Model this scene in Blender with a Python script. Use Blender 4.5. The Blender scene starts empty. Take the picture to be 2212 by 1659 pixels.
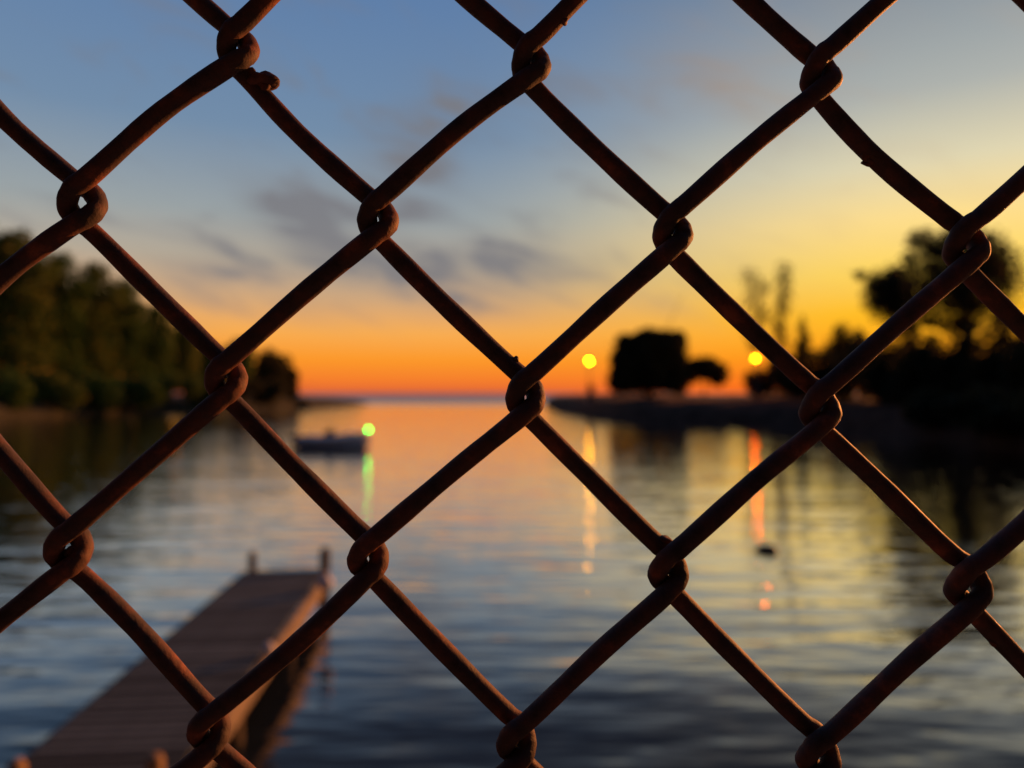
import bpy, bmesh, math, random
import numpy as np
from mathutils import Vector, Matrix

R = math.radians
scene = bpy.context.scene
C = scene.collection

# ------------------------------------------------------------------ camera
EYE = 3.40                     # metres above the water
F = 1597.3                     # focal length in pixels of a 2212 x 1659 view of the place
CX, HY = 1106.0, 850.0         # picture centre and horizon row in that view
FENCE_Y = 0.18                 # the chain link hangs this far in front of the lens

cam_d = bpy.data.cameras.new('camera')
cam_d.sensor_width = 36.0
cam_d.lens = 26.0
cam_d.clip_start = 0.01
cam_d.clip_end = 60000
cam_d.dof.use_dof = True
cam_d.dof.focus_distance = FENCE_Y
cam_d.dof.aperture_fstop = 8.4
cam_d.dof.aperture_blades = 0
cam = bpy.data.objects.new('camera', cam_d)
cam.location = (0, 0, EYE)
cam.rotation_euler = (R(90 + 0.73), 0, 0)
C.objects.link(cam)
scene.camera = cam

# ------------------------------------------------------------------ sky and sun
SUN_AZ, SUN_EL = 51.0, 10.0     # degrees to the right of the view, above the horizon

def lin(c):
    def f(v):
        v /= 255.0
        return v / 12.92 if v <= 0.04045 else ((v + 0.055) / 1.055) ** 2.4
    return (f(c[0]), f(c[1]), f(c[2]), 1.0)

world = bpy.data.worlds.new('World')
scene.world = world
world.use_nodes = True
wt = world.node_tree
wt.nodes.clear()
W = lambda t: wt.nodes.new(t)

def wm(op, a, b=None, c=None, clamp=False):
    n = W('ShaderNodeMath'); n.operation = op; n.use_clamp = clamp
    for i, v in enumerate((a, b, c)):
        if v is None: continue
        if isinstance(v, (int, float)): n.inputs[i].default_value = v
        else: wt.links.new(v, n.inputs[i])
    return n.outputs[0]

def wramp(fac, stops, top=60.0):
    n = W('ShaderNodeValToRGB'); cr = n.color_ramp
    cr.interpolation = 'EASE' if False else 'LINEAR'
    while len(cr.elements) < len(stops): cr.elements.new(0.5)
    for e, (el, col) in zip(cr.elements, stops):
        e.position = el / top
    for e, (el, col) in zip(cr.elements, stops):
        e.color = lin(col)
    wt.links.new(fac, n.inputs[0])
    return n.outputs[0]

def wmix(fac, a, b):
    n = W('ShaderNodeMix'); n.data_type = 'RGBA'
    if isinstance(fac, (int, float)): n.inputs[0].default_value = fac
    else: wt.links.new(fac, n.inputs[0])
    for sock, v in ((n.inputs[6], a), (n.inputs[7], b)):
        if isinstance(v, tuple): sock.default_value = v
        else: wt.links.new(v, sock)
    return n.outputs[2]

tc = W('ShaderNodeTexCoord')
nrm = W('ShaderNodeVectorMath'); nrm.operation = 'NORMALIZE'
wt.links.new(tc.outputs['Generated'], nrm.inputs[0])
sp = W('ShaderNodeSeparateXYZ'); wt.links.new(nrm.outputs[0], sp.inputs[0])
dx, dy, dz = sp.outputs
el = wm('MULTIPLY', wm('ARCSINE', dz), 180 / math.pi)
az = wm('MULTIPLY', wm('ARCTAN2', dx, dy), 180 / math.pi)       # 0 straight ahead, + to the right
hl = wm('SQRT', wm('ADD', wm('ADD', wm('MULTIPLY', dx, dx), wm('MULTIPLY', dy, dy)), 1e-6))
dots = wm('DIVIDE', wm('ADD', wm('MULTIPLY', dx, math.sin(R(SUN_AZ))), wm('MULTIPLY', dy, math.cos(R(SUN_AZ)))), hl)
diff = wm('MULTIPLY', wm('ARCCOSINE', wm('MINIMUM', wm('MAXIMUM', dots, -1), 1)), 180 / math.pi)

def wsmooth(v, a, b):
    n = W('ShaderNodeMapRange'); n.interpolation_type = 'SMOOTHSTEP'
    wt.links.new(v, n.inputs[0])
    n.inputs[1].default_value = a; n.inputs[2].default_value = b
    n.inputs[3].default_value = 0; n.inputs[4].default_value = 1
    return n.outputs[0]

elf = wm('DIVIDE', wm('MAXIMUM', el, 0), 60.0)
ZEN = (46, 76, 114)
side = wramp(elf, [(0, (218, 98, 58)), (0.8, (244, 122, 44)), (2.6, (252, 152, 40)), (4.6, (248, 172, 80)),
                   (7.0, (212, 168, 122)), (9.8, (180, 168, 150)), (13, (154, 162, 164)), (19, (114, 140, 168)),
                   (28, (94, 126, 168)), (42, (62, 96, 142)), (60, ZEN)])
sunny = wramp(elf, [(0, (255, 104, 8)), (1.6, (255, 132, 8)), (3.4, (255, 164, 5)), (5.6, (255, 188, 14)),
                    (8.4, (255, 212, 88)), (12, (252, 220, 140)), (15.5, (222, 212, 176)), (20, (172, 176, 172)),
                    (28, (116, 134, 152)), (42, (66, 94, 136)), (60, ZEN)])
away = wramp(elf, [(0, (38, 34, 48)), (4, (42, 38, 52)), (9, (40, 40, 58)), (20, (40, 48, 76)),
                   (42, (46, 62, 104)), (60, ZEN)])
col = wmix(wsmooth(diff, 57, 21), side, sunny)
col = wmix(wsmooth(diff, 92, 134), col, away)

# clouds: thin mauve streaks, drawn out by the wind
vec = W('ShaderNodeCombineXYZ')
wt.links.new(wm('MULTIPLY', az, 0.11), vec.inputs[0])
wt.links.new(wm('ADD', wm('MULTIPLY', el, 0.34), wm('MULTIPLY', az, 0.09)), vec.inputs[1])
no = W('ShaderNodeTexNoise'); no.inputs['Scale'].default_value = 1.0
no.inputs['Detail'].default_value = 5; no.inputs['Roughness'].default_value = 0.55
no.inputs['Distortion'].default_value = 0.5
wt.links.new(vec.outputs[0], no.inputs['Vector'])
def puff(a0, e0, wa, we, tilt, s):
    ct, st = math.cos(R(tilt)), math.sin(R(tilt))
    a = wm('SUBTRACT', az, a0); e = wm('SUBTRACT', el, e0)
    p = wm('DIVIDE', wm('ADD', wm('MULTIPLY', a, ct), wm('MULTIPLY', e, st)), wa)
    q = wm('DIVIDE', wm('SUBTRACT', wm('MULTIPLY', e, ct), wm('MULTIPLY', a, st)), we)
    r2 = wm('ADD', wm('MULTIPLY', p, p), wm('MULTIPLY', q, q))
    return wm('MULTIPLY', wm('EXPONENT', wm('MULTIPLY', r2, -1)), s)
tot = None
for a in ((-22.5, 9.0, 3.0, 0.9, 0, 0.9), (-16, 12.0, 4.6, 1.7, -34, 0.8), (-8, 8.6, 7.0, 1.5, -12, 0.8),
          (-2.5, 10.4, 5.0, 1.5, 10, 0.7), (-11, 14.5, 7, 2.6, 25, 0.5), (3.5, 9.4, 5.5, 1.3, -6, 0.65),
          (-7, 18.5, 6, 3.2, 60, 0.4), (16, 23, 9, 5, 20, 0.35)):
    p = puff(*a)
    tot = p if tot is None else wm('ADD', tot, p)
nm = wsmooth(no.outputs['Fac'], 0.30, 0.72)
veil = wm('MULTIPLY', wsmooth(no.outputs['Fac'], 0.5, 0.75), wm('MULTIPLY', wsmooth(el, 3, 9), wm('SUBTRACT', 1, wsmooth(el, 20, 40))))
cl = wm('ADD', wm('MULTIPLY', tot, wm('ADD', wm('MULTIPLY', nm, 1.7), 0.25)), wm('MULTIPLY', veil, wm('ADD', wm('MULTIPLY', wsmooth(diff, 23, 53), 0.6), 0.15)), clamp=True)
cloudcol = wmix(wsmooth(diff, 51, 19), (*lin((122, 121, 126))[:3], 1), (*lin((190, 160, 128))[:3], 1))
col = wmix(wm('MULTIPLY', cl, 0.88), col, cloudcol)

bg = W('ShaderNodeBackground'); bg.inputs[1].default_value = 0.7
wt.links.new(col, bg.inputs[0])
sky = W('ShaderNodeTexSky'); sky.sky_type = 'NISHITA'; sky.sun_disc = False
sky.sun_elevation = R(SUN_EL); sky.sun_rotation = R(SUN_AZ); sky.dust_density = 2.0; sky.altitude = 80
bg2 = W('ShaderNodeBackground'); bg2.inputs[1].default_value = 0.001
wt.links.new(sky.outputs[0], bg2.inputs[0])
ad = W('ShaderNodeAddShader'); wt.links.new(bg.outputs[0], ad.inputs[0]); wt.links.new(bg2.outputs[0], ad.inputs[1])
wo = W('ShaderNodeOutputWorld'); wt.links.new(ad.outputs[0], wo.inputs[0])
world.cycles.sampling_method = 'MANUAL'; world.cycles.sample_map_resolution = 1024

sun_d = bpy.data.lights.new('sun', 'SUN')
sun_d.energy = 5.0
sun_d.color = (1.0, 0.31, 0.075)
sun_d.angle = R(0.6)
sun = bpy.data.objects.new('sun', sun_d)
sdir = Vector((math.sin(R(SUN_AZ)) * math.cos(R(SUN_EL)), math.cos(R(SUN_AZ)) * math.cos(R(SUN_EL)), math.sin(R(SUN_EL))))
sun.rotation_euler = sdir.to_track_quat('Z', 'Y').to_euler()
sun.location = sdir * 50
C.objects.link(sun)

scene.view_settings.view_transform = 'Standard'
scene.view_settings.look = 'None'
scene.view_settings.exposure = 0.515
scene.view_settings.gamma = 1.0
scene.view_settings.use_curve_mapping = False
cy = scene.cycles
cy.use_denoising = True
cy.denoiser = 'OPENIMAGEDENOISE'
cy.use_adaptive_sampling = False
cy.max_bounces = 4; cy.diffuse_bounces = 1; cy.glossy_bounces = 2; cy.transmission_bounces = 2
cy.caustics_reflective = False; cy.caustics_refractive = False
cy.sample_clamp_indirect = 60.0

# ------------------------------------------------------------------ helpers
def at(x, y, Y):
    """point at distance Y ahead that is seen at (x, y) of the 2212 x 1659 view"""
    return Vector(((x - CX) / F * Y, Y, EYE + (HY - y) / F * Y))

def on(x, y, z=0.0):
    """point at height z seen at (x, y)"""
    Y = (EYE - z) * F / (y - HY)
    return Vector(((x - CX) / F * Y, Y, z))

def link(name, me, m=None, parent=None):
    if m is not None and not me.materials: me.materials.append(m)
    o = bpy.data.objects.new(name, me); C.objects.link(o)
    if parent is not None: o.parent = parent
    return o

def tag(o, label=None, cat=None, group=None, kind=None):
    for k, v in (('label', label), ('category', cat), ('group', group), ('kind', kind)):
        if v: o[k] = v
    return o

def empty(name, loc, rz=0.0):
    o = bpy.data.objects.new(name, None); C.objects.link(o)
    o.location = loc; o.rotation_euler = (0, 0, rz); o.empty_display_size = 0.2
    return o

def mesh(name, vs, fs, smooth=False):
    me = bpy.data.meshes.new(name)
    me.from_pydata([tuple(v) for v in vs], [], fs)
    if smooth: me.polygons.foreach_set('use_smooth', [True] * len(me.polygons))
    me.update()
    return me

def box(sx, sy, sz, c=(0, 0, 0), bevel=0.0):
    bm = bmesh.new()
    bmesh.ops.create_cube(bm, size=1.0, matrix=Matrix.Translation(c) @ Matrix.Diagonal((sx, sy, sz, 1)))
    if bevel > 0:
        bmesh.ops.bevel(bm, geom=bm.edges[:], offset=bevel, segments=2, affect='EDGES')
    me = bpy.data.meshes.new('box'); bm.to_mesh(me); bm.free()
    return me

def tube_data(pts, rads, sides=10, cap=True):
    """swept tube through pts with radius per point (parallel transport)"""
    pts = [Vector(p) for p in pts]; n = len(pts)
    tang = []
    for i in range(n):
        t = pts[min(i + 1, n - 1)] - pts[max(i - 1, 0)]
        tang.append(t.normalized())
    up = Vector((0, 0, 1)) if abs(tang[0].z) < 0.9 else Vector((1, 0, 0))
    nv = tang[0].cross(up).normalized()
    vs, fs = [], []
    for i in range(n):
        if i:
            q = tang[i - 1].rotation_difference(tang[i]); nv = q @ nv
        nv = (nv - tang[i] * nv.dot(tang[i])).normalized()
        b = tang[i].cross(nv)
        for k in range(sides):
            a = 2 * math.pi * k / sides
            r = rads[i] if not callable(rads) else rads(i, a)
            vs.append(pts[i] + (nv * math.cos(a) + b * math.sin(a)) * r)
    for i in range(n - 1):
        for k in range(sides):
            k2 = (k + 1) % sides
            fs.append((i * sides + k, i * sides + k2, (i + 1) * sides + k2, (i + 1) * sides + k))
    if cap:
        fs.append(tuple(range(sides - 1, -1, -1)))
        fs.append(tuple((n - 1) * sides + k for k in range(sides)))
    return vs, fs

def lathe(profile, sides=20):
    vs, fs = [], []
    for r, z in profile:
        for k in range(sides):
            a = 2 * math.pi * k / sides
            vs.append((r * math.cos(a), r * math.sin(a), z))
    for i in range(len(profile) - 1):
        for k in range(sides):
            k2 = (k + 1) % sides
            fs.append((i * sides + k, i * sides + k2, (i + 1) * sides + k2, (i + 1) * sides + k))
    fs.append(tuple(range(sides - 1, -1, -1)))
    fs.append(tuple((len(profile) - 1) * sides + k for k in range(sides)))
    return mesh('lathe', vs, fs, True)

def ball(r, sub=3, squash=(1, 1, 1), rough=0.0, seed=0):
    rnd = random.Random(seed)
    bm = bmesh.new()
    bmesh.ops.create_icosphere(bm, subdivisions=sub, radius=1.0)
    ph = [Vector((rnd.uniform(-1, 1), rnd.uniform(-1, 1), rnd.uniform(-1, 1))) * rnd.uniform(2, 5) for _ in range(6)]
    for v in bm.verts:
        k = 1 + rough * sum(math.sin(p.dot(v.co) * 1.3 + i) for i, p in enumerate(ph)) / 3
        v.co = Vector((v.co.x * squash[0], v.co.y * squash[1], v.co.z * squash[2])) * r * k
    me = bpy.data.meshes.new('ball'); bm.to_mesh(me); bm.free()
    me.polygons.foreach_set('use_smooth', [True] * len(me.polygons))
    return me

# ------------------------------------------------------------------ materials
def mat(name):
    m = bpy.data.materials.new(name); m.use_nodes = True
    nt = m.node_tree; b = nt.nodes['Principled BSDF']
    return m, nt, b

def noise(nt, scale, detail=4, rough=0.5, vec=None, dist=0.0):
    n = nt.nodes.new('ShaderNodeTexNoise')
    n.inputs['Scale'].default_value = scale; n.inputs['Detail'].default_value = detail
    n.inputs['Roughness'].default_value = rough; n.inputs['Distortion'].default_value = dist
    if vec is not None: nt.links.new(vec, n.inputs['Vector'])
    return n.outputs['Fac']

def ramp(nt, fac, stops):
    n = nt.nodes.new('ShaderNodeValToRGB'); cr = n.color_ramp
    while len(cr.elements) < len(stops): cr.elements.new(0.5)
    for e, (p, c) in zip(cr.elements, stops): e.position = p
    for e, (p, c) in zip(cr.elements, stops): e.color = (*c, 1)
    nt.links.new(fac, n.inputs[0])
    return n.outputs[0]

def coords(nt, kind='Object', scale=None):
    t = nt.nodes.new('ShaderNodeTexCoord').outputs[kind]
    if scale is None: return t
    mp = nt.nodes.new('ShaderNodeMapping'); mp.inputs['Scale'].default_value = scale
    nt.links.new(t, mp.inputs[0])
    return mp.outputs[0]

def bump(nt, b, h, strength, dist):
    n = nt.nodes.new('ShaderNodeBump'); n.inputs['Strength'].default_value = strength
    n.inputs['Distance'].default_value = dist
    nt.links.new(h, n.inputs['Height']); nt.links.new(n.outputs[0], b.inputs['Normal'])

def speckled(name, c1, c2, scale, rough=0.7, bstr=0.4, bdist=0.01, vscale=None, spec=0.3):
    m, nt, b = mat(name)
    v = coords(nt, 'Object', vscale)
    n = noise(nt, scale, 6, 0.6, v)
    nt.links.new(ramp(nt, n, [(0.3, c1), (0.7, c2)]), b.inputs['Base Color'])
    b.inputs['Roughness'].default_value = rough
    b.inputs['Specular IOR Level'].default_value = spec
    bump(nt, b, n, bstr, bdist)
    return m

M = {}
def plank_mat():
    m = speckled('weathered_deck_wood', (0.030, 0.044, 0.050), (0.068, 0.094, 0.106), 3.0, 0.8, 0.5, 0.006, (1.2, 14, 6), 0.2)
    nt = m.node_tree; b = nt.nodes['Principled BSDF']; src = b.inputs['Base Color'].links[0].from_socket
    oi = nt.nodes.new('ShaderNodeObjectInfo'); mr = nt.nodes.new('ShaderNodeMapRange')
    nt.links.new(oi.outputs['Random'], mr.inputs[0]); mr.inputs[3].default_value = 0.55; mr.inputs[4].default_value = 1.45
    st = noise(nt, 1.1, 4, 0.6, coords(nt)); m2 = nt.nodes.new('ShaderNodeMapRange'); nt.links.new(st, m2.inputs[0]); m2.inputs[3].default_value = 0.5; m2.inputs[4].default_value = 1.5
    k = nt.nodes.new('ShaderNodeMath'); k.operation = 'MULTIPLY'; nt.links.new(mr.outputs[0], k.inputs[0]); nt.links.new(m2.outputs[0], k.inputs[1])
    v = nt.nodes.new('ShaderNodeVectorMath'); v.operation = 'SCALE'; nt.links.new(src, v.inputs[0]); nt.links.new(k.outputs[0], v.inputs['Scale'])
    nt.links.new(v.outputs[0], b.inputs['Base Color'])
    return m
M['wood'] = plank_mat()
M['old_wood'] = speckled('weathered_deck_wood', (0.060, 0.054, 0.047), (0.13, 0.115, 0.098), 3.0, 0.75, 0.5, 0.006, (1.2, 14, 6))
M['fascia'] = speckled('pale_fascia_wood', (0.085, 0.075, 0.062), (0.16, 0.135, 0.11), 2.5, 0.7, 0.4, 0.006, (10, 1, 5))
M['post'] = speckled('dark_post_wood', (0.035, 0.03, 0.026), (0.08, 0.065, 0.05), 6, 0.8, 0.5, 0.01, (6, 6, 1))
M['tanpost'] = speckled('tan_post_wood', (0.15, 0.095, 0.045), (0.26, 0.17, 0.085), 6, 0.7, 0.5, 0.01, (6, 6, 1))
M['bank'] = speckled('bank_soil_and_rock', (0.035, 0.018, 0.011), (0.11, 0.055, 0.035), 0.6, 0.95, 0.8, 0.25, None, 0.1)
M['bank_west'] = speckled('dark_olive_bank_soil', (0.016, 0.018, 0.012), (0.045, 0.048, 0.034), 0.6, 0.95, 0.8, 0.25, None, 0.1)  # darker olive soil for the west bank and the spit
M['stone'] = speckled('pale_stone', (0.25, 0.26, 0.28), (0.42, 0.43, 0.46), 1.5, 0.85, 0.6, 0.08)
M['concrete'] = speckled('quay_concrete', (0.22, 0.21, 0.20), (0.34, 0.33, 0.31), 4, 0.85, 0.4, 0.01)
M['bark'] = speckled('bark', (0.025, 0.02, 0.016), (0.06, 0.047, 0.036), 2.0, 0.9, 0.8, 0.05, (3, 3, 0.6), 0.1)
M['driftwood'] = speckled('dark_wet_wood', (0.012, 0.014, 0.016), (0.035, 0.035, 0.034), 9, 0.45, 0.5, 0.01)
M['white'] = speckled('white_vinyl', (0.36, 0.37, 0.39), (0.48, 0.49, 0.50), 6, 0.4, 0.1, 0.002)
M['hull'] = speckled('dark_blue_hull', (0.20, 0.25, 0.33), (0.28, 0.34, 0.43), 2, 0.35, 0.1, 0.004)
M['tubefab'] = speckled('grey_blue_tube', (0.50, 0.54, 0.58), (0.60, 0.63, 0.66), 2, 0.5, 0.1, 0.004)
M['black'] = speckled('black_plastic', (0.012, 0.012, 0.013), (0.03, 0.03, 0.03), 5, 0.4, 0.1, 0.002)
M['steel'] = speckled('painted_steel', (0.035, 0.03, 0.03), (0.07, 0.06, 0.055), 5, 0.5, 0.2, 0.003)

def glow(name, c, s):
    m, nt, b = mat(name)
    b.inputs['Base Color'].default_value = (*c, 1)
    b.inputs['Emission Color'].default_value = (*c, 1)
    b.inputs['Emission Strength'].default_value = s
    return m

# painted fence wire: dark brown-red coat with rusty pits
m, nt, b = mat('painted_wire')
v = coords(nt)
n1 = noise(nt, 120, 7, 0.62, v)
n2 = noise(nt, 1400, 4, 0.6, v)
n3 = noise(nt, 90, 3, 0.5, v)
nt.links.new(ramp(nt, n1, [(0.25, (0.026, 0.024, 0.025)), (0.44, (0.075, 0.058, 0.060)), (0.57, (0.12, 0.064, 0.056)), (0.72, (0.28, 0.11, 0.07))]), b.inputs['Base Color'])
rr = nt.nodes.new('ShaderNodeMapRange'); nt.links.new(n3, rr.inputs[0])
rr.inputs[3].default_value = 0.5; rr.inputs[4].default_value = 0.8
nt.links.new(rr.outputs[0], b.inputs['Roughness'])
b.inputs['Specular IOR Level'].default_value = 0.12
mx = nt.nodes.new('ShaderNodeMath'); mx.operation = 'MULTIPLY_ADD'
nt.links.new(n2, mx.inputs[0]); mx.inputs[1].default_value = 0.35; nt.links.new(n1, mx.inputs[2])
bump(nt, b, mx.outputs[0], 0.55, 0.0007)
M['wire'] = m

# water: rippled, dark body, sharp reflections
m, nt, b = mat('lake_water')
b.inputs['Base Color'].default_value = (0.014, 0.022, 0.024, 1)
t = nt.nodes.new('ShaderNodeSeparateXYZ'); nt.links.new(coords(nt), t.inputs[0])
mr = nt.nodes.new('ShaderNodeMapRange'); nt.links.new(t.outputs[1], mr.inputs[0])      # the open lake beyond the harbour mouth is choppy
for i_, v_ in enumerate((150, 380, 0.055, 0.46)): mr.inputs[i_ + 1].default_value = v_
nt.links.new(mr.outputs[0], b.inputs['Roughness'])
b.inputs['IOR'].default_value = 1.45
def height(sx, sy, rot, amp, detail=1.0, dist=0.0):
    t = nt.nodes.new('ShaderNodeTexCoord').outputs['Object']
    mp = nt.nodes.new('ShaderNodeMapping')
    mp.inputs['Rotation'].default_value = (0, 0, R(rot)); mp.inputs['Scale'].default_value = (sx, sy, 1)
    nt.links.new(t, mp.inputs[0])
    n = noise(nt, 1.0, detail, 0.5, mp.outputs[0], dist)
    k = nt.nodes.new('ShaderNodeMath'); k.operation = 'MULTIPLY'; k.inputs[1].default_value = amp
    nt.links.new(n, k.inputs[0])
    return k.outputs[0]
hs = [height(0.20, 0.80, 6, 0.050, 1.0, 0.4), height(0.50, 1.9, -10, 0.034), height(1.5, 4.8, 12, 0.013), height(0.05, 0.16, -5, 0.06)]
tot = hs[0]
for h in hs[1:]:
    k = nt.nodes.new('ShaderNodeMath'); k.operation = 'ADD'
    nt.links.new(tot, k.inputs[0]); nt.links.new(h, k.inputs[1]); tot = k.outputs[0]
bump(nt, b, tot, 1.0, 1.0)
# mirror-like at a glancing view, dark lake body looking down into it
nsock = b.inputs['Normal'].links[0].from_socket
lw = nt.nodes.new('ShaderNodeLayerWeight'); nt.links.new(nsock, lw.inputs['Normal'])
fr = nt.nodes.new('ShaderNodeMapRange'); fr.interpolation_type = 'SMOOTHSTEP'
nt.links.new(lw.outputs['Facing'], fr.inputs[0])
for i_, v_ in enumerate((0.54, 0.89, 0.045, 1.0)): fr.inputs[i_ + 1].default_value = v_
gl_ = nt.nodes.new('ShaderNodeBsdfGlossy'); gl_.inputs['Color'].default_value = (0.96, 0.96, 0.96, 1)
nt.links.new(mr.outputs[0], gl_.inputs['Roughness']); nt.links.new(nsock, gl_.inputs['Normal'])
df = nt.nodes.new('ShaderNodeBsdfDiffuse'); df.inputs['Color'].default_value = (0.012, 0.018, 0.022, 1)
mxs = nt.nodes.new('ShaderNodeMixShader'); cm = nt.nodes.new('ShaderNodeMapRange'); nt.links.new(t.outputs[1], cm.inputs[0])
for i_, v_ in enumerate((160, 420, 1.0, 0.42)): cm.inputs[i_ + 1].default_value = v_
fm = nt.nodes.new('ShaderNodeMath'); fm.operation = 'MULTIPLY'
nt.links.new(fr.outputs[0], fm.inputs[0]); nt.links.new(cm.outputs[0], fm.inputs[1])
nt.links.new(fm.outputs[0], mxs.inputs[0])
nt.links.new(df.outputs[0], mxs.inputs[1]); nt.links.new(gl_.outputs[0], mxs.inputs[2])
nt.links.new(mxs.outputs[0], nt.nodes['Material Output'].inputs[0])
M['water'] = m

def leafmat(name, cols, trans=0.25):
    m, nt, b = mat(name)
    g = nt.nodes.new('ShaderNodeNewGeometry').outputs['Random Per Island']
    t = coords(nt)
    n = noise(nt, 0.35, 3, 0.6, t)
    a = nt.nodes.new('ShaderNodeMath'); a.operation = 'MULTIPLY_ADD'
    nt.links.new(g, a.inputs[0]); a.inputs[1].default_value = 0.45; nt.links.new(n, a.inputs[2])
    k = nt.nodes.new('ShaderNodeMath'); k.operation = 'SUBTRACT'; nt.links.new(a.outputs[0], k.inputs[0]); k.inputs[1].default_value = 0.2
    c = ramp(nt, k.outputs[0], [(i / (len(cols) - 1) * 0.7 + 0.15, cc) for i, cc in enumerate(cols)])
    nt.links.new(c, b.inputs['Base Color'])
    b.inputs['Roughness'].default_value = 0.7
    b.inputs['Specular IOR Level'].default_value = 0.15
    tr = nt.nodes.new('ShaderNodeBsdfTranslucent'); nt.links.new(c, tr.inputs[0])
    mix = nt.nodes.new('ShaderNodeMixShader'); mix.inputs[0].default_value = trans
    nt.links.new(b.outputs[0], mix.inputs[1]); nt.links.new(tr.outputs[0], mix.inputs[2])
    nt.links.new(mix.outputs[0], nt.nodes['Material Output'].inputs[0])
    return m
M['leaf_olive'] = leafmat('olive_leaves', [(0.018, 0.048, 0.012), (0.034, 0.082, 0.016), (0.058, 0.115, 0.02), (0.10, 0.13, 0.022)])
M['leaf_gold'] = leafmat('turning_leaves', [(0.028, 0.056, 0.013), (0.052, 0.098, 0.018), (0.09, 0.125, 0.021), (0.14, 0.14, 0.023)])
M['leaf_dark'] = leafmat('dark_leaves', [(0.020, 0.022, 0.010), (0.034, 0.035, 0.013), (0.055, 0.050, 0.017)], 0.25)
M['leaf_thin'] = leafmat('thin_leaves', [(0.035, 0.034, 0.012), (0.06, 0.05, 0.016), (0.09, 0.07, 0.02)], 0.3)

# ------------------------------------------------------------------ setting
# water out to the horizon
S = 30000
o = link('water', mesh('water', [(-S, -60, 0), (S, -60, 0), (S, S, 0), (-S, S, 0)], [(0, 1, 2, 3)]), M['water'])
tag(o, kind='structure')

# the quay the photographer stands on, behind the fence
o = link('quay', box(90, 60, 3.4, (0, -29.6, 0.15), 0.02), M['concrete'])
tag(o, kind='structure')

def bank(name, shore, inland, seed):
    """land behind a shoreline: shore = waterline points, inland = unit direction away from the water"""
    rnd = random.Random(seed)
    pts = [Vector((p[0], p[1])) for p in shore]
    fine = []
    for a, b_ in zip(pts, pts[1:]):
        k = max(2, int((b_ - a).length / 1.6))
        for i in range(k): fine.append(a.lerp(b_, i / k))
    fine.append(pts[-1])
    prof = [(-1.5, -0.6), (0, 0.02), (0.8, 0.75), (1.9, 1.4), (3.4, 2.0), (5.5, 2.4), (10, 2.7), (20, 2.95), (40, 3.1), (80, 3.05), (130, 1.5), (150, -0.6)]
    vs, fs = [], []
    nP = len(prof)
    for i, p in enumerate(fine):
        t = i / (len(fine) - 1)
        for j, (off, z) in enumerate(prof):
            jx = rnd.uniform(-0.35, 0.35) if 0 < j < 7 else 0
            jz = rnd.uniform(-0.22, 0.22) if 1 < j < 9 else 0
            w = inland if not callable(inland) else inland(t)
            q = p + Vector(w) * (off + jx)
            vs.append((q.x, q.y, z + jz))
    for i in range(len(fine) - 1):
        for j in range(nP - 1):
            a = i * nP + j
            fs.append((a, a + nP, a + nP + 1, a + 1))
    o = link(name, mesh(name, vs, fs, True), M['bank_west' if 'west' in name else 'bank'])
    tag(o, kind='structure')
    return o
g = lambda x, y: on(x, y).xy
left_shore = [(-150, 62), g(-200, 915), g(0, 905), g(150, 899), g(300, 894), g(480, 888), g(600, 885), g(650, 883)]
bank('far_bank_west', left_shore, (-0.35, 0.94), 4)
# low spit running out from the west bank
def spit(name, a, b_, w0, h, seed):
    rnd = random.Random(seed); vs, fs = [], []
    n = 26; ax = (b_ - a); L = ax.length; ax = ax.normalized(); nx = Vector((ax.y, -ax.x))
    cross = [(-1, -0.5), (-0.75, 0.35), (-0.4, 0.85), (0, 1), (0.4, 0.85), (0.75, 0.35), (1, -0.5)]
    for i in range(n):
        t = i / (n - 1); k = (1 - t) ** 0.6
        for u, z in cross:
            q = a + ax * (L * t) + nx * (u * w0 * (0.25 + 0.75 * k) * rnd.uniform(0.9, 1.1))
            vs.append((q.x, q.y, (z * h * (0.12 + 0.88 * k) if z > 0 else z) + rnd.uniform(-0.12, 0.12)))
    for i in range(n - 1):
        for j in range(6):
            q = i * 7 + j; fs.append((q, q + 7, q + 8, q + 1))
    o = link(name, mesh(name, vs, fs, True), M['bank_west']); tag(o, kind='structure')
spit('stone_spit', on(590, 884).xy + Vector((0, 6)), on(786, 874).xy, 8, 3.1, 8)

right_shore = [g(1176, 876), g(1200, 890), g(1260, 901), g(1330, 909), g(1400, 913), g(1550, 917), g(1700, 921), g(1800, 927), g(1900, 938), g(2050, 950), g(2212, 972), g(2380, 1000)]
bank('far_bank_east', right_shore, lambda t: Vector((0.50, 0.87)), 5)

# ------------------------------------------------------------------ trees
def leaves(n, blobs, size, rnd, shell=0.55, stretch=1.0):
    """leaf-clump faces spread through a set of ellipsoids"""
    vol = [max(b_[1][0] * b_[1][1] * b_[1][2], 0.01) ** 0.75 for b_ in blobs]
    tot = sum(vol); vs, fs = [], []
    for (c, r), v in zip(blobs, vol):
        for _ in range(int(n * v / tot)):
            d = Vector((rnd.gauss(0, 1), rnd.gauss(0, 1), rnd.gauss(0, 1))).normalized()
            k = rnd.random() ** shell * rnd.uniform(0.86, 1.10)
            p = Vector((c[0] + d.x * r[0] * k, c[1] + d.y * r[1] * k, c[2] + d.z * r[2] * k))
            a = Vector((rnd.gauss(0, 1), rnd.gauss(0, 1), rnd.gauss(0, 1))).normalized()
            q = a.orthogonal().normalized()
            q.rotate(Matrix.Rotation(rnd.uniform(0, 6.28), 3, a))
            e = a.cross(q)
            s = size * rnd.uniform(0.6, 1.35)
            i = len(vs)
            vs += [p - q * s, p + e * s * 0.55 + a * s * 0.15, p + q * s * stretch, p - e * s * 0.55 + a * s * 0.15]
            fs.append((i, i + 1, i + 2, i + 3))
    return vs, fs

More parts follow.
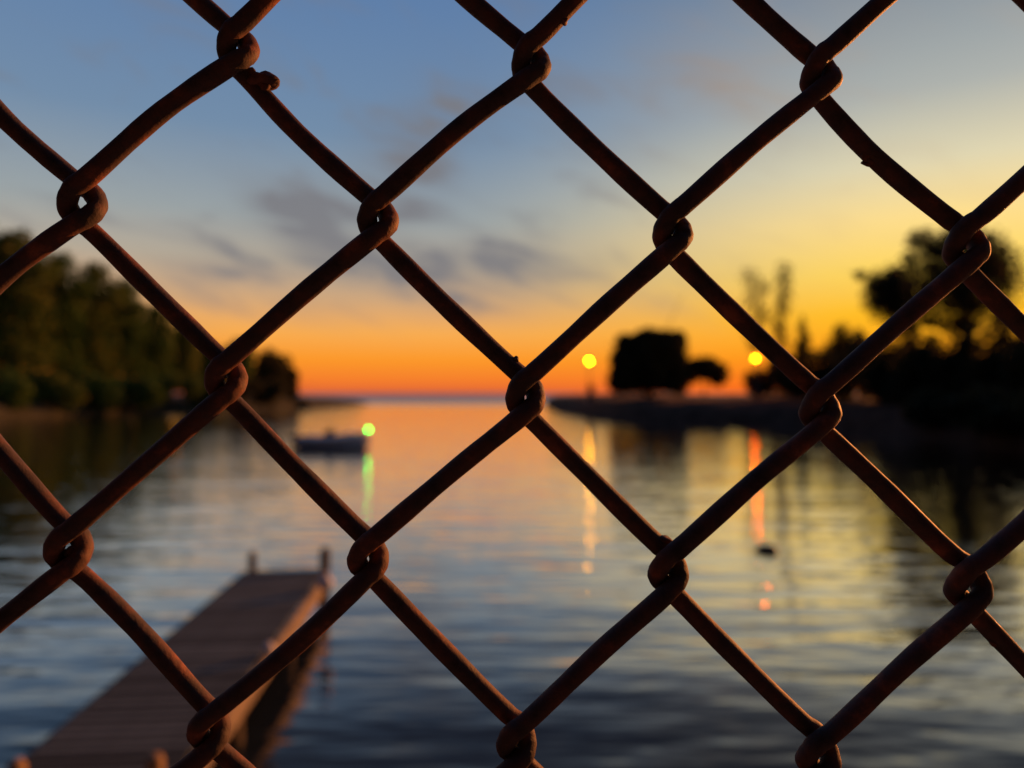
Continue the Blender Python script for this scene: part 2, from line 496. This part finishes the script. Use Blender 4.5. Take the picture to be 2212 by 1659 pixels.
def tree(name, label, base, blobs, n, size, leaf, rnd, trunk_r, group, cat='tree', limbs=True, shell=0.55, trunk_top=None):
    """blobs in coordinates relative to the base"""
    root = empty(name, base)
    vs, fs = [], []
    top = max(b_[0][2] for b_ in blobs) if trunk_top is None else trunk_top
    k = 9; pts = [Vector((0, 0, -0.8))]; sway = Vector((0, 0, 0))
    for i in range(1, k):
        sway += Vector((rnd.uniform(-1, 1), rnd.uniform(-1, 1), 0)) * top * 0.012
        pts.append(Vector((sway.x, sway.y, top * i / (k - 1))))
    def add(v, f):
        o_ = len(vs); vs.extend(v); fs.extend([tuple(q + o_ for q in ff) for ff in f])
    add(*tube_data(pts, [trunk_r * (1 - 0.85 * i / (k - 1)) * (1.35 if i == 0 else 1) for i in range(k)], 8))
    if limbs:
        for c, r in blobs:
            c = Vector(c); z = max(top * 0.25, min(c.z - r[2] * 0.6, top * 0.9))
            i = min(k - 2, max(1, int(z / top * (k - 1)))); s = pts[i]
            if (c - s).length < 0.8: continue
            mid = s.lerp(c, 0.5) + Vector((0, 0, -(c - s).length * 0.08))
            rr_ = trunk_r * (1 - 0.85 * i / (k - 1)) * 0.6
            add(*tube_data([s, mid, c], [rr_, rr_ * 0.6, rr_ * 0.2], 6))
            for _ in range(4):
                d = Vector((rnd.gauss(0, 1) * r[0], rnd.gauss(0, 1) * r[1], rnd.gauss(0.3, 0.8) * r[2])) * 0.75
                add(*tube_data([mid, mid.lerp(c + d, 0.5) + Vector((0, 0, 0.1)), c + d], [rr_ * 0.5, rr_ * 0.3, rr_ * 0.1], 5))
    link('trunk', mesh('trunk', vs, fs, True), M['bark'], root)
    v, f = leaves(n, blobs, size, rnd, shell)
    link('crown', mesh('crown', v, f), M[leaf], root)
    tag(root, label, cat, group)
    return root

def crown_blobs(rnd, w, h, z0, count, lop=0.0):
    """uneven crown of clumps within a width w and heights z0..h"""
    out = []; hc = (h - z0)
    for i in range(count):
        t = (i + 0.5) / count
        z = z0 + hc * (0.10 + 0.80 * t)
        ww = w * 0.5 * math.sin(math.pi * (0.20 + 0.68 * t)) ** 0.7
        a = i * 2.4 + rnd.uniform(-0.5, 0.5)
        rr_ = ww * rnd.uniform(0.25, 0.62)
        s = rnd.uniform(0.30, 0.48) * w * 0.62
        out.append(((math.cos(a) * rr_ + lop * t, math.sin(a) * rr_, z), (s, s, min(s * 0.8, hc * 0.28))))
    for t in (0.2, 0.42, 0.62):
        out.append(((lop * t, 0, z0 + hc * t), (w * 0.36, w * 0.36, hc * 0.22)))
    return out

# west bank: tall mixed trees stepping down towards the spit
WEST = [  # x, top y, width px, base y, leaf, label
    (-70, 455, 260, 902, 'leaf_olive', 'tallest olive tree, cut by the left edge of the picture'),
    (38, 488, 190, 902, 'leaf_gold', 'tall golden-brown tree above the west bank, next to the left edge'),
    (128, 540, 175, 899, 'leaf_olive', 'tall green tree behind the second leftmost wire knot'),
    (205, 562, 150, 897, 'leaf_gold', 'yellowing tree in the middle of the west bank'),
    (272, 600, 135, 895, 'leaf_olive', 'green tree on the west bank, where the treeline begins to fall'),
    (335, 655, 118, 893, 'leaf_olive', 'medium green tree on the falling part of the west treeline'),
    (398, 695, 105, 891, 'leaf_gold', 'smaller yellowish tree halfway down the falling west treeline'),
    (452, 738, 80, 889, 'leaf_olive', 'low green tree in the dip before the spit trees'),
    (516, 735, 92, 888, 'leaf_olive', 'green tree right behind the wire knot at the spit'),
    (586, 757, 104, 886, 'leaf_dark', 'rounded dark tree standing at the end of the west bank'),
    (628, 792, 44, 885, 'leaf_dark', 'small dark tree, last before the open lake on the west side'),
]
for i, (x, ty, wp, by, leaf, lab) in enumerate(WEST):
    rnd = random.Random(100 + i)
    Y = EYE * F / (by - HY) * 1.04 + 4
    w = wp / F * Y; base = at(x, 0, Y); base.z = 2.0
    h = EYE + (HY - ty) / F * Y - 2.0
    bl = crown_blobs(rnd, w, h, h * 0.12, 11)
    bl.append(((0, 0, h - w * 0.16), (w * 0.17, w * 0.17, w * 0.16)))
    tree('bank_tree', lab, base, bl, 9000, max(0.28, w * 0.030), leaf, rnd, w * 0.035, 'trees on the west bank')
SHRUBS_W = [(20, 760, 150, 904, 'leaf_olive', 'broad dark shrub at the foot of the leftmost trees'),
            (110, 780, 150, 901, 'leaf_gold', 'ochre shrub under the tall trees near the left edge'),
            (200, 790, 140, 898, 'leaf_olive', 'green shrub in the middle of the west shore'),
            (285, 800, 130, 896, 'leaf_olive', 'dark green shrub below the falling treeline'),
            (365, 805, 120, 894, 'leaf_gold', 'ochre shrub close to the shore below the low trees'),
            (440, 812, 110, 892, 'leaf_olive', 'shrub just left of the wire knot at the spit'),
            (520, 812, 100, 890, 'leaf_dark', 'dark shrub below the trees of the spit'),
            (590, 818, 90, 888, 'leaf_dark', 'small dark shrub at the root of the stone spit')]
for i, (x, ty, wp, by, leaf, lab) in enumerate(SHRUBS_W):
    rnd = random.Random(200 + i)
    Y = EYE * F / (by - HY) + 2.5
    w = wp / F * Y; base = at(x, 0, Y); base.z = 0.9
    h = EYE + (HY - ty) / F * Y - 0.9
    bl = [((rnd.uniform(-0.38, 0.38) * w, rnd.uniform(-0.15, 0.15) * w, h * rnd.uniform(0.25, 0.7)), (w * 0.22, w * 0.2, h * 0.3)) for _ in range(8)]
    tree('shore_shrub', lab, base, bl, 4200, max(0.26, w * 0.034), leaf, rnd, 0.14, 'shrubs along the west shore', 'shrub', True)

# east bank
def east(x, Y, zb=2.75):
    p = at(x, 0, Y); p.z = zb; return p
def zof(y, Y, zb=2.75): return EYE + (HY - y) / F * Y - zb
def px(w, Y): return w / F * Y

rnd = random.Random(31); Y = 104
bl = []
for (x, y, rx, ry) in ((1352, 795, 34, 46), (1400, 770, 48, 52), (1450, 790, 34, 52), (1372, 752, 36, 30), (1432, 745, 38, 28),
                       (1400, 735, 34, 22), (1345, 828, 28, 22), (1400, 822, 50, 26), (1455, 828, 28, 22), (1332, 776, 14, 18), (1466, 752, 18, 34), (1346, 742, 20, 18), (1464, 734, 20, 18), (1330, 820, 18, 30), (1470, 815, 16, 34)):
    bl.append((((x - 1400) / F * Y, rnd.uniform(-1.5, 1.5), zof(y, Y)), (px(rx * 1.14, Y), px(rx * 1.1, Y), px(ry * 1.14, Y))))
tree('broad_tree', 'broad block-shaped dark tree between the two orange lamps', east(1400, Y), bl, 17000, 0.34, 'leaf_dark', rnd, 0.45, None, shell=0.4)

rnd = random.Random(32); Y = 106
bl = [(((x - 1520) / F * Y, rnd.uniform(-1, 1), zof(y, Y)), (px(rx, Y), px(rx, Y), px(ry, Y))) for (x, y, rx, ry) in
      ((1488, 802, 26, 28), (1515, 796, 30, 26), (1546, 808, 26, 28), (1532, 790, 24, 20))]
tree('small_tree', 'small flat-topped tree beside the broad dark tree', east(1522, Y), bl, 5200, 0.28, 'leaf_dark', rnd, 0.16, None)

for i, (x, ty, wp, lab) in enumerate(((1634, 572, 62, 'wispy upright tree, left of the thin pair'), (1690, 560, 52, 'wispy upright tree, right of the thin pair'))):
    rnd = random.Random(40 + i); Y = 118
    h = zof(ty, Y); w = px(wp, Y)
    bl = [((rnd.uniform(-0.2, 0.2) * w, rnd.uniform(-0.2, 0.2) * w, h * t), (w * (0.45 - 0.12 * abs(t - 0.7)), w * 0.4, h * 0.10)) for t in (0.42, 0.52, 0.62, 0.72, 0.82, 0.91)]
    tree('thin_tree', lab, east(x, Y), bl, 900, 0.25, 'leaf_thin', rnd, 0.22, 'pair of thin upright trees')

rnd = random.Random(50); Y = 92     # conifer
h = zof(676, Y); w = px(78, Y); bl = []
for k in range(9):
    t = k / 8; bl.append(((rnd.uniform(-0.1, 0.1), rnd.uniform(-0.1, 0.1), h * (0.08 + 0.86 * t)), (w * 0.5 * (1 - t) ** 0.8 + 0.18, w * 0.5 * (1 - t) + 0.18, h * 0.09)))
tree('conifer', 'dark pointed conifer between the thin pair and the rounded tree', east(1735, Y), bl, 3600, 0.22, 'leaf_dark', rnd, 0.22, None, limbs=False)

def bush(name, x, ty, wp, Y, n, leaf, lab, seed, zb=2.6, group=None, cat='shrub', size=0.26):
    rnd = random.Random(seed); h = zof(ty, Y, zb); w = px(wp, Y)
    bl = [((rnd.uniform(-0.34, 0.34) * w, rnd.uniform(-0.2, 0.2) * w, h * rnd.uniform(0.2, 0.62)), (w * 0.24, w * 0.24, h * 0.28)) for _ in range(8)]
    bl.append(((rnd.uniform(-0.05, 0.05) * w, 0, h * 0.76), (w * 0.22, w * 0.2, h * 0.23)))
    return tree(name, lab, east(x, Y, zb), bl, n, size, leaf, rnd, 0.16, group, cat)
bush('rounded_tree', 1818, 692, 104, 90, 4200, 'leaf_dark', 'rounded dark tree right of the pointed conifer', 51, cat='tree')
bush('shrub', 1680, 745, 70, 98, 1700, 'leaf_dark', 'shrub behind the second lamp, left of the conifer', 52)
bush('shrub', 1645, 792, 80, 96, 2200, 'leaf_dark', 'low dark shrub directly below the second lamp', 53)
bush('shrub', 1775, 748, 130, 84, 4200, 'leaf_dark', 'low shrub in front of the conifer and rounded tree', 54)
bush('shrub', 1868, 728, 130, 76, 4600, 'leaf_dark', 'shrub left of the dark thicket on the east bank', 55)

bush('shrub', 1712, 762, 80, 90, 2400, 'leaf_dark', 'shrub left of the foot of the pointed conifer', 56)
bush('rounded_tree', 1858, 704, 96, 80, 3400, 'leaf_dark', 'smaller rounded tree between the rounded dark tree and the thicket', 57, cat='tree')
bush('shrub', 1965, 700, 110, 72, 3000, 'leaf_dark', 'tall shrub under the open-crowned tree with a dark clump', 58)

# lacy trees over the thicket
rnd = random.Random(60); Y = 72
bl = [(((x - 1935) / F * Y, rnd.uniform(-1, 1), zof(y, Y, 2.4)), (px(rx, Y), px(rx, Y), px(ry, Y))) for (x, y, rx, ry) in
      ((1900, 628, 34, 26), (1880, 612, 20, 18), (1922, 600, 22, 20), (1852, 592, 14, 12), (1940, 650, 24, 18), (1915, 668, 22, 16), (1960, 700, 24, 20), (1930, 715, 20, 16), (1985, 660, 18, 16), (1890, 655, 16, 12), (1915, 640, 60, 60))]
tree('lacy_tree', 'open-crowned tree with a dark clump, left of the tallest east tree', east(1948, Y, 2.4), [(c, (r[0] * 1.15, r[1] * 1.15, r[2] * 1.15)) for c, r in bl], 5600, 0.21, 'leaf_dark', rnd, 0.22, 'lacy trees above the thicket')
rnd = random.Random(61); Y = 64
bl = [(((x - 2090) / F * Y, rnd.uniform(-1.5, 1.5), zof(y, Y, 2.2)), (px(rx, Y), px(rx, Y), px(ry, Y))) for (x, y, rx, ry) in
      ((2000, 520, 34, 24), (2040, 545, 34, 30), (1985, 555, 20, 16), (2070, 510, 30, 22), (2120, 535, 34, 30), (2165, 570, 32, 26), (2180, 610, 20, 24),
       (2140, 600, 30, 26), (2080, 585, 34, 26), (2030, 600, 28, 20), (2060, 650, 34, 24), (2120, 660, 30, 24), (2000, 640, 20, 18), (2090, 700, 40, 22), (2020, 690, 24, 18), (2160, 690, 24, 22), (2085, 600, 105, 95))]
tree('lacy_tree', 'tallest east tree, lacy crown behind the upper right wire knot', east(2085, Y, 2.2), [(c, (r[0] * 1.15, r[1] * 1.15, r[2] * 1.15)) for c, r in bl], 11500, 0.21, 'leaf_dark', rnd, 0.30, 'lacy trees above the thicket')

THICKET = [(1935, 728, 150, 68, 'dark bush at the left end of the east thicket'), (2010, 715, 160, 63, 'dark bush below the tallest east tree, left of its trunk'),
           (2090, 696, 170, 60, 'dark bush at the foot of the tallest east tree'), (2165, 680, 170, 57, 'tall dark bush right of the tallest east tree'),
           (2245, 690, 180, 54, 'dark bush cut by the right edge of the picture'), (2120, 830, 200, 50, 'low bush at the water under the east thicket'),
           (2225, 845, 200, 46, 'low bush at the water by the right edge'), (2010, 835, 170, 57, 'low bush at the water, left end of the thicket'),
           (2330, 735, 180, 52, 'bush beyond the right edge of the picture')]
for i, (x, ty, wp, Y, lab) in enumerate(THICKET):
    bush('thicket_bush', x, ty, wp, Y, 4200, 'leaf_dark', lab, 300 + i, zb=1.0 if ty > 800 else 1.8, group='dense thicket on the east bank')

SHADE_GROVE = ['%s tree added out of view for shade, %s row behind the quay, %s' % (('tall', 'lower')[k % 2], ('inner', 'outer')[k > 8],
         ('at its east end', 'second from its east end', 'third from its east end', 'fourth from its east end', 'at its middle',
          'fourth from its west end', 'third from its west end', 'next to its west end', 'at its west end')[k % 9]) for k in range(17)]
# unseen trees added to keep sky light off the near side of the fence
for i, (a, r, h) in enumerate(((98, 8.5, 11), (118, 7.0, 13), (138, 8.2, 14), (158, 6.6, 13), (180, 7.6, 15), (202, 6.6, 13), (222, 8.0, 14), (243, 7.0, 12), (264, 8.6, 11),
                               (108, 12, 15), (129, 12.5, 16), (150, 12, 17), (170, 12, 16), (191, 12, 17), (212, 12, 16), (233, 12.4, 16), (254, 12, 14))):
    rnd = random.Random(500 + i)
    w = 6.5
    bl = crown_blobs(rnd, w, h, 0.5, 10)
    tree('added_shade_tree', SHADE_GROVE[i], (math.sin(R(a)) * r, math.cos(R(a)) * r, 1.84), bl, 2600, 0.42, 'leaf_dark', rnd, 0.22, 'added shade trees behind the quay')

# pale stones at the water's edge of the east bank
for i, (x, y, r, lab) in enumerate(((1459, 903, 0.55, 'pale stone at the waterline under the broad dark tree'),
                                    (1584, 904, 0.65, 'pale stone at the waterline left of the second lamp'),
                                    (1708, 907, 0.75, 'pale stone at the waterline right of the second lamp'))):
    p = on(x, y, 0.35)
    o = link('shore_stone', ball(r, 2, (1.25, 0.9, 0.75), 0.16, i + 3), M['stone']); o.location = p
    tag(o, lab, 'stone', 'pale stones on the east shore')

# ------------------------------------------------------------------ harbour lamps
def harbour_lamp(name, lab, x, y, Y, col, s, zb, r=0.17):
    root = empty(name, (at(x, y, Y).x, Y, zb))
    z = at(x, y, Y).z - zb
    link('base', lathe([(0.30, -0.4), (0.30, 0.12), (0.22, 0.18), (0.16, 0.2)], 12), M['concrete'], root)
    link('pole', lathe([(0.11, 0.15), (0.085, z * 0.6), (0.06, z - 0.26)], 12), M['steel'], root)
    link('collar', lathe([(0.07, z - 0.27), (0.15, z - 0.22), (0.15, z - 0.17), (0.06, z - 0.16)], 16), M['steel'], root)
    gl = link('lamp_globe', ball(r, 2), glow('lamp_glow', col, s), root); gl.location = (0, 0, z)
    link('cap', lathe([(0.17, z + r * 0.8), (0.14, z + r * 0.95), (0.03, z + r * 1.2)], 16), M['steel'], root)
    bx_ = link('service_box', box(0.95, 0.7, 2.3, (0.2, 0.1, 1.2), 0.04), M['steel'], root)
    tag(root, lab, 'lamp', 'orange lamps on the east bank')
    return root
harbour_lamp('harbour_lamp', 'glowing yellow lamp on a post at the tip of the east bank', 1273, 780, 112, (1.0, 0.36, 0.002), 85, 2.4, 0.24)
harbour_lamp('harbour_lamp', 'glowing orange-red lamp right of the broad dark tree', 1632, 775, 94, (1.0, 0.115, 0.001), 100, 2.6, 0.24)

# ------------------------------------------------------------------ motorboat
def boat():
    p = on(722, 969)
    root = empty('motorboat', p, 0.06)
    L = 4.3
    # hull by sections: x along, half beam, deck height, chine height
    secs = [(-0.50, 0.82, 0.62, 0.10), (-0.30, 0.86, 0.60, 0.06), (-0.05, 0.88, 0.62, 0.05), (0.18, 0.82, 0.68, 0.05), (0.34, 0.62, 0.78, 0.08), (0.45, 0.32, 0.88, 0.18), (0.505, 0.04, 0.95, 0.42)]
    vs, fs = [], []
    for t, hb, hd, hc in secs:
        x = t * L
        vs += [(x, -hb, hd), (x, -hb * 0.94, hc + 0.18), (x, -hb * 0.78, hc), (x, 0, -0.14 + hc * 0.8), (x, hb * 0.78, hc), (x, hb * 0.94, hc + 0.18), (x, hb, hd),
               (x, hb * 0.86, hd - 0.02), (x, hb * 0.7, 0.28 + hc * 0.5), (x, -hb * 0.7, 0.28 + hc * 0.5), (x, -hb * 0.86, hd - 0.02)]
    n = 11
    for i in range(len(secs) - 1):
        for j in range(n):
            j2 = (j + 1) % n
            fs.append((i * n + j, i * n + j2, (i + 1) * n + j2, (i + 1) * n + j))
    fs.append(tuple(range(n))); fs.append(tuple((len(secs) - 1) * n + k for k in reversed(range(n))))
    link('hull', mesh('hull', vs, fs), M['hull'], root)
    for s in (-1, 1):
        pts = [(t * L, s * hb, hd + 0.05) for t, hb, hd, hc in secs]
        v, f = tube_data(pts, [0.13, 0.15, 0.15, 0.15, 0.14, 0.12, 0.08], 10)
        link('side_tube', mesh('side_tube', v, f, True), M['tubefab'], root)
    con = link('console', box(0.55, 0.6, 0.85, (-0.25, 0.0, 0.72), 0.06), M['black'], root)
    v = [(-0.08, -0.32, 1.13), (-0.08, 0.32, 1.13), (-0.30, 0.27, 1.46), (-0.30, -0.27, 1.46),
         (-0.10, -0.32, 1.13), (-0.10, 0.32, 1.13), (-0.32, 0.27, 1.46), (-0.32, -0.27, 1.46)]
    f = [(0, 1, 2, 3), (7, 6, 5, 4), (0, 4, 5, 1), (1, 5, 6, 2), (2, 6, 7, 3), (3, 7, 4, 0)]
    link('windscreen', mesh('windscreen', v, f), M['black'], con)
    link('seat', box(0.4, 0.9, 0.45, (-1.0, 0, 0.55), 0.06), M['tubefab'], root)
    link('bow_locker', box(0.6, 0.7, 0.42, (1.05, 0, 0.80), 0.08), M['tubefab'], root)
    mo = link('outboard_motor', box(0.42, 0.36, 0.45, (-2.38, 0, 0.72), 0.09), M['black'], root)
    link('motor_leg', box(0.16, 0.10, 0.8, (-2.40, 0, 0.14), 0.02), M['black'], mo)
    v, f = tube_data([(2.02, -0.1, 0.9), (2.10, -0.1, 1.10)], [0.025, 0.02], 8)
    lp = link('light_post', mesh('light_post', v, f, True), M['steel'], root)
    gl = link('green_light', ball(0.07, 2), glow('green_glow', (0.0, 1.0, 0.06), 30), lp)
    gl.location = (2.11, -0.1, 1.16)
    tag(root, 'dark blue motorboat with a green bow light, lying on the open water', 'boat')
boat()

# ------------------------------------------------------------------ floating wood
rnd = random.Random(9)
p = on(1655, 1190)
pts = [(-0.24, 0, 0.01), (-0.14, 0.01, 0.05), (0, 0, 0.075), (0.12, -0.01, 0.07), (0.22, 0, 0.03)]
v, f = tube_data(pts, [0.03, 0.075, 0.085, 0.08, 0.04], 10)
o = link('driftwood', mesh('driftwood', v, f, True), M['driftwood']); o.location = p; o.rotation_euler = (0, 0, -0.2)
tag(o, 'small dark lump of driftwood floating on the ripples', 'driftwood')

# ------------------------------------------------------------------ wooden dock
DZ = 0.60                                     # deck height over the water
nearL, farL = Vector((-3.74, 5.75)), Vector((-4.20, 11.75))
d = (farL - nearL).normalized(); LEN0 = 4.6    # extra length out of the picture towards the quay
startL = nearL - d * LEN0
DL = (farL - startL).length; DW = 1.23
dock = empty('wooden_dock', (startL.x, startL.y, DZ), math.atan2(d.y, d.x) - math.pi / 2)
tag(dock, 'long narrow weathered wooden dock with pale side board running out over the water', 'dock')
rnd = random.Random(77)
pw = 0.145; npl = int(DL / pw)
plank_meshes = [box(DW + e, pw - 0.022, 0.04, (DW / 2, 0, 0), 0.004) for e in (0.0, 0.012, -0.01, 0.02)]
for me in plank_meshes: me.materials.append(M['wood'])
for i in range(npl):
    o = link('plank', plank_meshes[rnd.randrange(4)], None, dock)
    o.location = (rnd.uniform(-0.006, 0.006), pw * (i + 0.5), -0.02 + rnd.uniform(-0.003, 0.003))
    o.rotation_euler = (rnd.uniform(-0.01, 0.01), rnd.uniform(-0.003, 0.003), rnd.uniform(-0.004, 0.004))
DL = npl * pw
for x, nm_ in ((DW + 0.035, 'M'), (-0.035, 'M')):
    seg = 4; sl = DL / seg
    for k in range(seg):
        o = link('fascia_board', box(0.045, sl - 0.012, 0.25, (0, 0, 0), 0.006), M['fascia'], dock)
        o.location = (x, sl * (k + 0.5), -0.145 + rnd.uniform(-0.004, 0.004))
o = link('end_board', box(DW - 0.02, 0.045, 0.21, (0, 0, 0), 0.006), M['post'], dock); o.location = (DW / 2, DL + 0.03, -0.135)
for x in (0.22, DW / 2, DW - 0.22):
    o = link('beam', box(0.07, DL - 0.1, 0.15, (0, 0, 0), 0.005), M['post'], dock); o.location = (x, DL / 2, -0.125)
for y in (1.2, 3.6, 6.0, 8.3):
    for x in (0.08, DW - 0.08):
        o = link('pile', lathe([(0.085, -1.6), (0.085, -0.30), (0.08, -0.21)], 12), M['post'], dock); o.location = (x, y, 0)
def stub(x, y, h, r, m, lean=0):
    o = link('post', lathe([(r, -0.9), (r, h * 0.6), (r * 0.97, h - 0.03), (r * 0.7, h)], 14), M[m], dock)
    o.location = (x, y, 0); o.rotation_euler = (0, lean, 0)
stub(0.06, DL + 0.13, 0.27, 0.065, 'post'); stub(DW - 0.03, DL + 0.13, 0.31, 0.085, 'post', 0.02)
# short tan posts at the near end of the picture
def local(wx, wy):
    q = Matrix.Rotation(-(math.atan2(d.y, d.x) - math.pi / 2), 2) @ (Vector((wx, wy)) - startL)
    return q.x, q.y
for (px_, py_, dist) in ((42, 1638, 5.35), (338, 1626, 5.2)):
    wx = (px_ - CX) / F * dist; z = EYE + (HY - py_) / F * dist
    lx, ly = local(wx, dist)
    stub(lx, ly, z - DZ, 0.062, 'tanpost', 0.03)
# white ball fenders at the open side of the dock
for (x, y, r, lab) in ((705, 1258, 0.105, 'white ball fender at the far corner of the dock'), (584, 1402, 0.065, 'smaller white ball fender midway along the dock edge')):
    p = on(x, y, DZ + r)
    rt = empty('ball_fender', p)
    link('bladder', ball(r, 3, (1, 1, 1.08)), M['white'], rt)
    link('eye', lathe([(0.035, r * 0.9), (0.035, r * 1.2), (0.02, r * 1.28)], 12), M['tubefab'], rt)
    tag(rt, lab, 'fender', 'white ball fenders on the dock')

# ------------------------------------------------------------------ chain-link fence
PX = FENCE_Y / F                                # metres per pixel in the fence plane
def plane_pt(x, y, w):                          # x, y in view pixels, w in pixels towards the camera
    return Vector(((x - CX) * PX, FENCE_Y - w * PX, EYE + (HY - y) * PX))
MEAS = {(-1, -1): (513, 106), (1, -1): (1150, 134), (3, -1): (1779, 156), (-2, 0): (178, 446), (0, 0): (818, 476), (2, 0): (1456, 500), (4, 0): (2092, 526),
        (-1, 1): (490, 826), (1, 1): (1137, 856), (3, 1): (1773, 878), (-2, 2): (153, 1192), (0, 2): (798, 1208), (2, 2): (1444, 1232), (4, 2): (2090, 1258),
        (-1, 3): (457, 1578), (1, 3): (1117, 1600), (3, 3): (1765, 1624)}
jr = random.Random(5)
JIT = {}
def knot(c, j):
    if (c, j) in MEAS: return Vector(MEAS[(c, j)])
    if (c, j) not in JIT: JIT[(c, j)] = Vector((jr.uniform(-6, 6), jr.uniform(-6, 6)))
    return Vector((818 + 318.5 * c - 9.5 * j, 481 + 14.6 * c + 363 * j)) + JIT[(c, j)]

# how open each knot is (a few are slack enough to see daylight through)
SLACK = {(-2, 0): 1.25, (4, 0): 1.2, (4, 2): 1.25, (3, 3): 1.15, (-2, 2): 1.18, (-1, 3): 1.0}
BOW = {(-2, 0): 13, (0, 0): 9, (-3, 1): 13, (2, 0): 4, (4, 0): 13, (-1, -1): 10, (1, -1): 14, (-1, 3): -8, (0, 2): 2, (3, -1): 8}
BODY = []
WR = 21.2                                       # wire radius in view pixels (about 2.3 mm)
LEFT = [(17, -52, 22), (-11, -29, 20), (-24, -3, 9), (-22, 17, -9), (-1, 38, -22)]
RIGHT = [(-22, -54, -22), (6, -31, -20), (20, -5, -9), (18, 16, 9), (-5, 37, 22)]

def catmull(P, per):
    out = []
    n = len(P)
    for i in range(n - 1):
        p0, p1, p2, p3 = P[max(i - 1, 0)], P[i], P[i + 1], P[min(i + 2, n - 1)]
        # centripetal-ish: uniform with tension by length
        k = per[i] if isinstance(per, list) else per
        d01 = max((p1 - p0).length, 1e-6) ** 0.5; d12 = max((p2 - p1).length, 1e-6) ** 0.5; d23 = max((p3 - p2).length, 1e-6) ** 0.5
        m1 = (p2 - p1) + d12 * ((p1 - p0) / d01 - (p2 - p0) / (d01 + d12)) if i > 0 else (p2 - p1)
        m2 = (p2 - p1) + d12 * ((p3 - p2) / d23 - (p3 - p1) / (d12 + d23)) if i < n - 2 else (p2 - p1)
        for s in range(k):
            t = s / k; t2 = t * t; t3 = t2 * t
            out.append(p1 * (2 * t3 - 3 * t2 + 1) + m1 * (t3 - 2 * t2 + t) + p2 * (-2 * t3 + 3 * t2) + m2 * (t3 - t2))
    out.append(P[-1])
    return out

fence = empty('chain_link_fence', (0, FENCE_Y, EYE - 1.5))
tag(fence, 'rusty brown chain-link fence filling the foreground in sharp focus', 'fence')
J0, J1 = -10, 13
for k in range(-24, 27):
    P, per = [], []
    seen = -4 <= k <= 5
    wr = random.Random(900 + k)
    for j in range(J0, J1):
        leftside = (j - k) % 2 == 0
        c = k if leftside else k + 1
        N = knot(c, j); sl = SLACK.get((c, j), 1.0)
        if P:
            # gentle bow half way between knots
            a = P[-1]; nx = Vector((N.x, N.y, 0)) + Vector((17 if leftside else -22, -53, 0))
            mid = a.lerp(Vector((nx.x, nx.y, a.z)), 0.45)
            dirv = Vector((nx.x - a.x, nx.y - a.y, 0)).normalized()
            if leftside: nrm_ = Vector((dirv.y, -dirv.x, 0)); bow = BOW.get((c, j), wr.uniform(0, 5))      # '/', bowed to the upper left
            else: nrm_ = Vector((-dirv.y, dirv.x, 0)); bow = BOW.get((c, j), wr.uniform(-2, 4))            # '\', bowed to the lower left
            if leftside and nrm_.x > 0: nrm_ = -nrm_
            if not leftside and nrm_.x > 0: nrm_ = -nrm_
            P.append(mid + nrm_ * bow)
        for q in (LEFT if leftside else RIGHT):
            P.append(Vector((N.x + q[0] * sl, N.y + q[1] * (0.5 + 0.5 * sl), q[2])))
    body = catmull(P, 7 if seen else 3)
    pts3 = [plane_pt(q.x, q.y, q.z) for q in body]
    if seen: BODY.extend(body)
    ph = wr.uniform(0, 50)
    rad = [WR * PX * (1 + 0.028 * math.sin(i * 0.37 + ph) + 0.022 * math.sin(i * 1.13 + ph * 2) + wr.uniform(-0.012, 0.012)) for i in range(len(pts3))]
    sides = 16 if seen else 8
    v, f = tube_data(pts3, rad, sides)
    base = fence.location
    v = [q - base for q in v]
    link('wire', mesh('wire', v, f, True), M['wire'], fence)
# drips of paint and rust burrs stuck to the wires
for i, (x, y, w, r, sq) in enumerate(((546, 168, -18, 22, (1.35, 0.9, 0.95)), (557, 184, -14, 15, (1, 1, 1.1)), (536, 156, -14, 14, (1, 1, 1.2)), (1216, 52, 14, 10, (0.9, 1, 0.8)), (1899, 329, -22, 9, (1, 1, 1)), (1884, 352, -20, 9, (1.6, 1, 1)),
                                      (2152, 1388, -20, 11, (1.2, 1, 1)), (1440, 1166, -12, 12, (1.4, 1, 0.8)), (1108, 781, -20, 8, (1, 1, 1)), (172, 1212, 10, 15, (1.4, 0.8, 1.1)), (160, 1196, 0, 14, (1.2, 0.8, 1.2)), (370, 1462, -14, 7, (1.4, 1, 1)))):
    o = link('rust_burr', ball(r * PX, 3, sq, 0.34, i), M['wire'], fence)
    near = min(BODY, key=lambda q: (q.x - x) ** 2 + (q.y - y) ** 2 + ((q.z - w) * 0.6) ** 2)
    off = Vector((x - near.x, y - near.y)); off = off.normalized() * WR * 0.82 if off.length > 1 else off
    o.location = plane_pt(near.x + off.x, near.y + off.y, near.z + 4) - fence.location
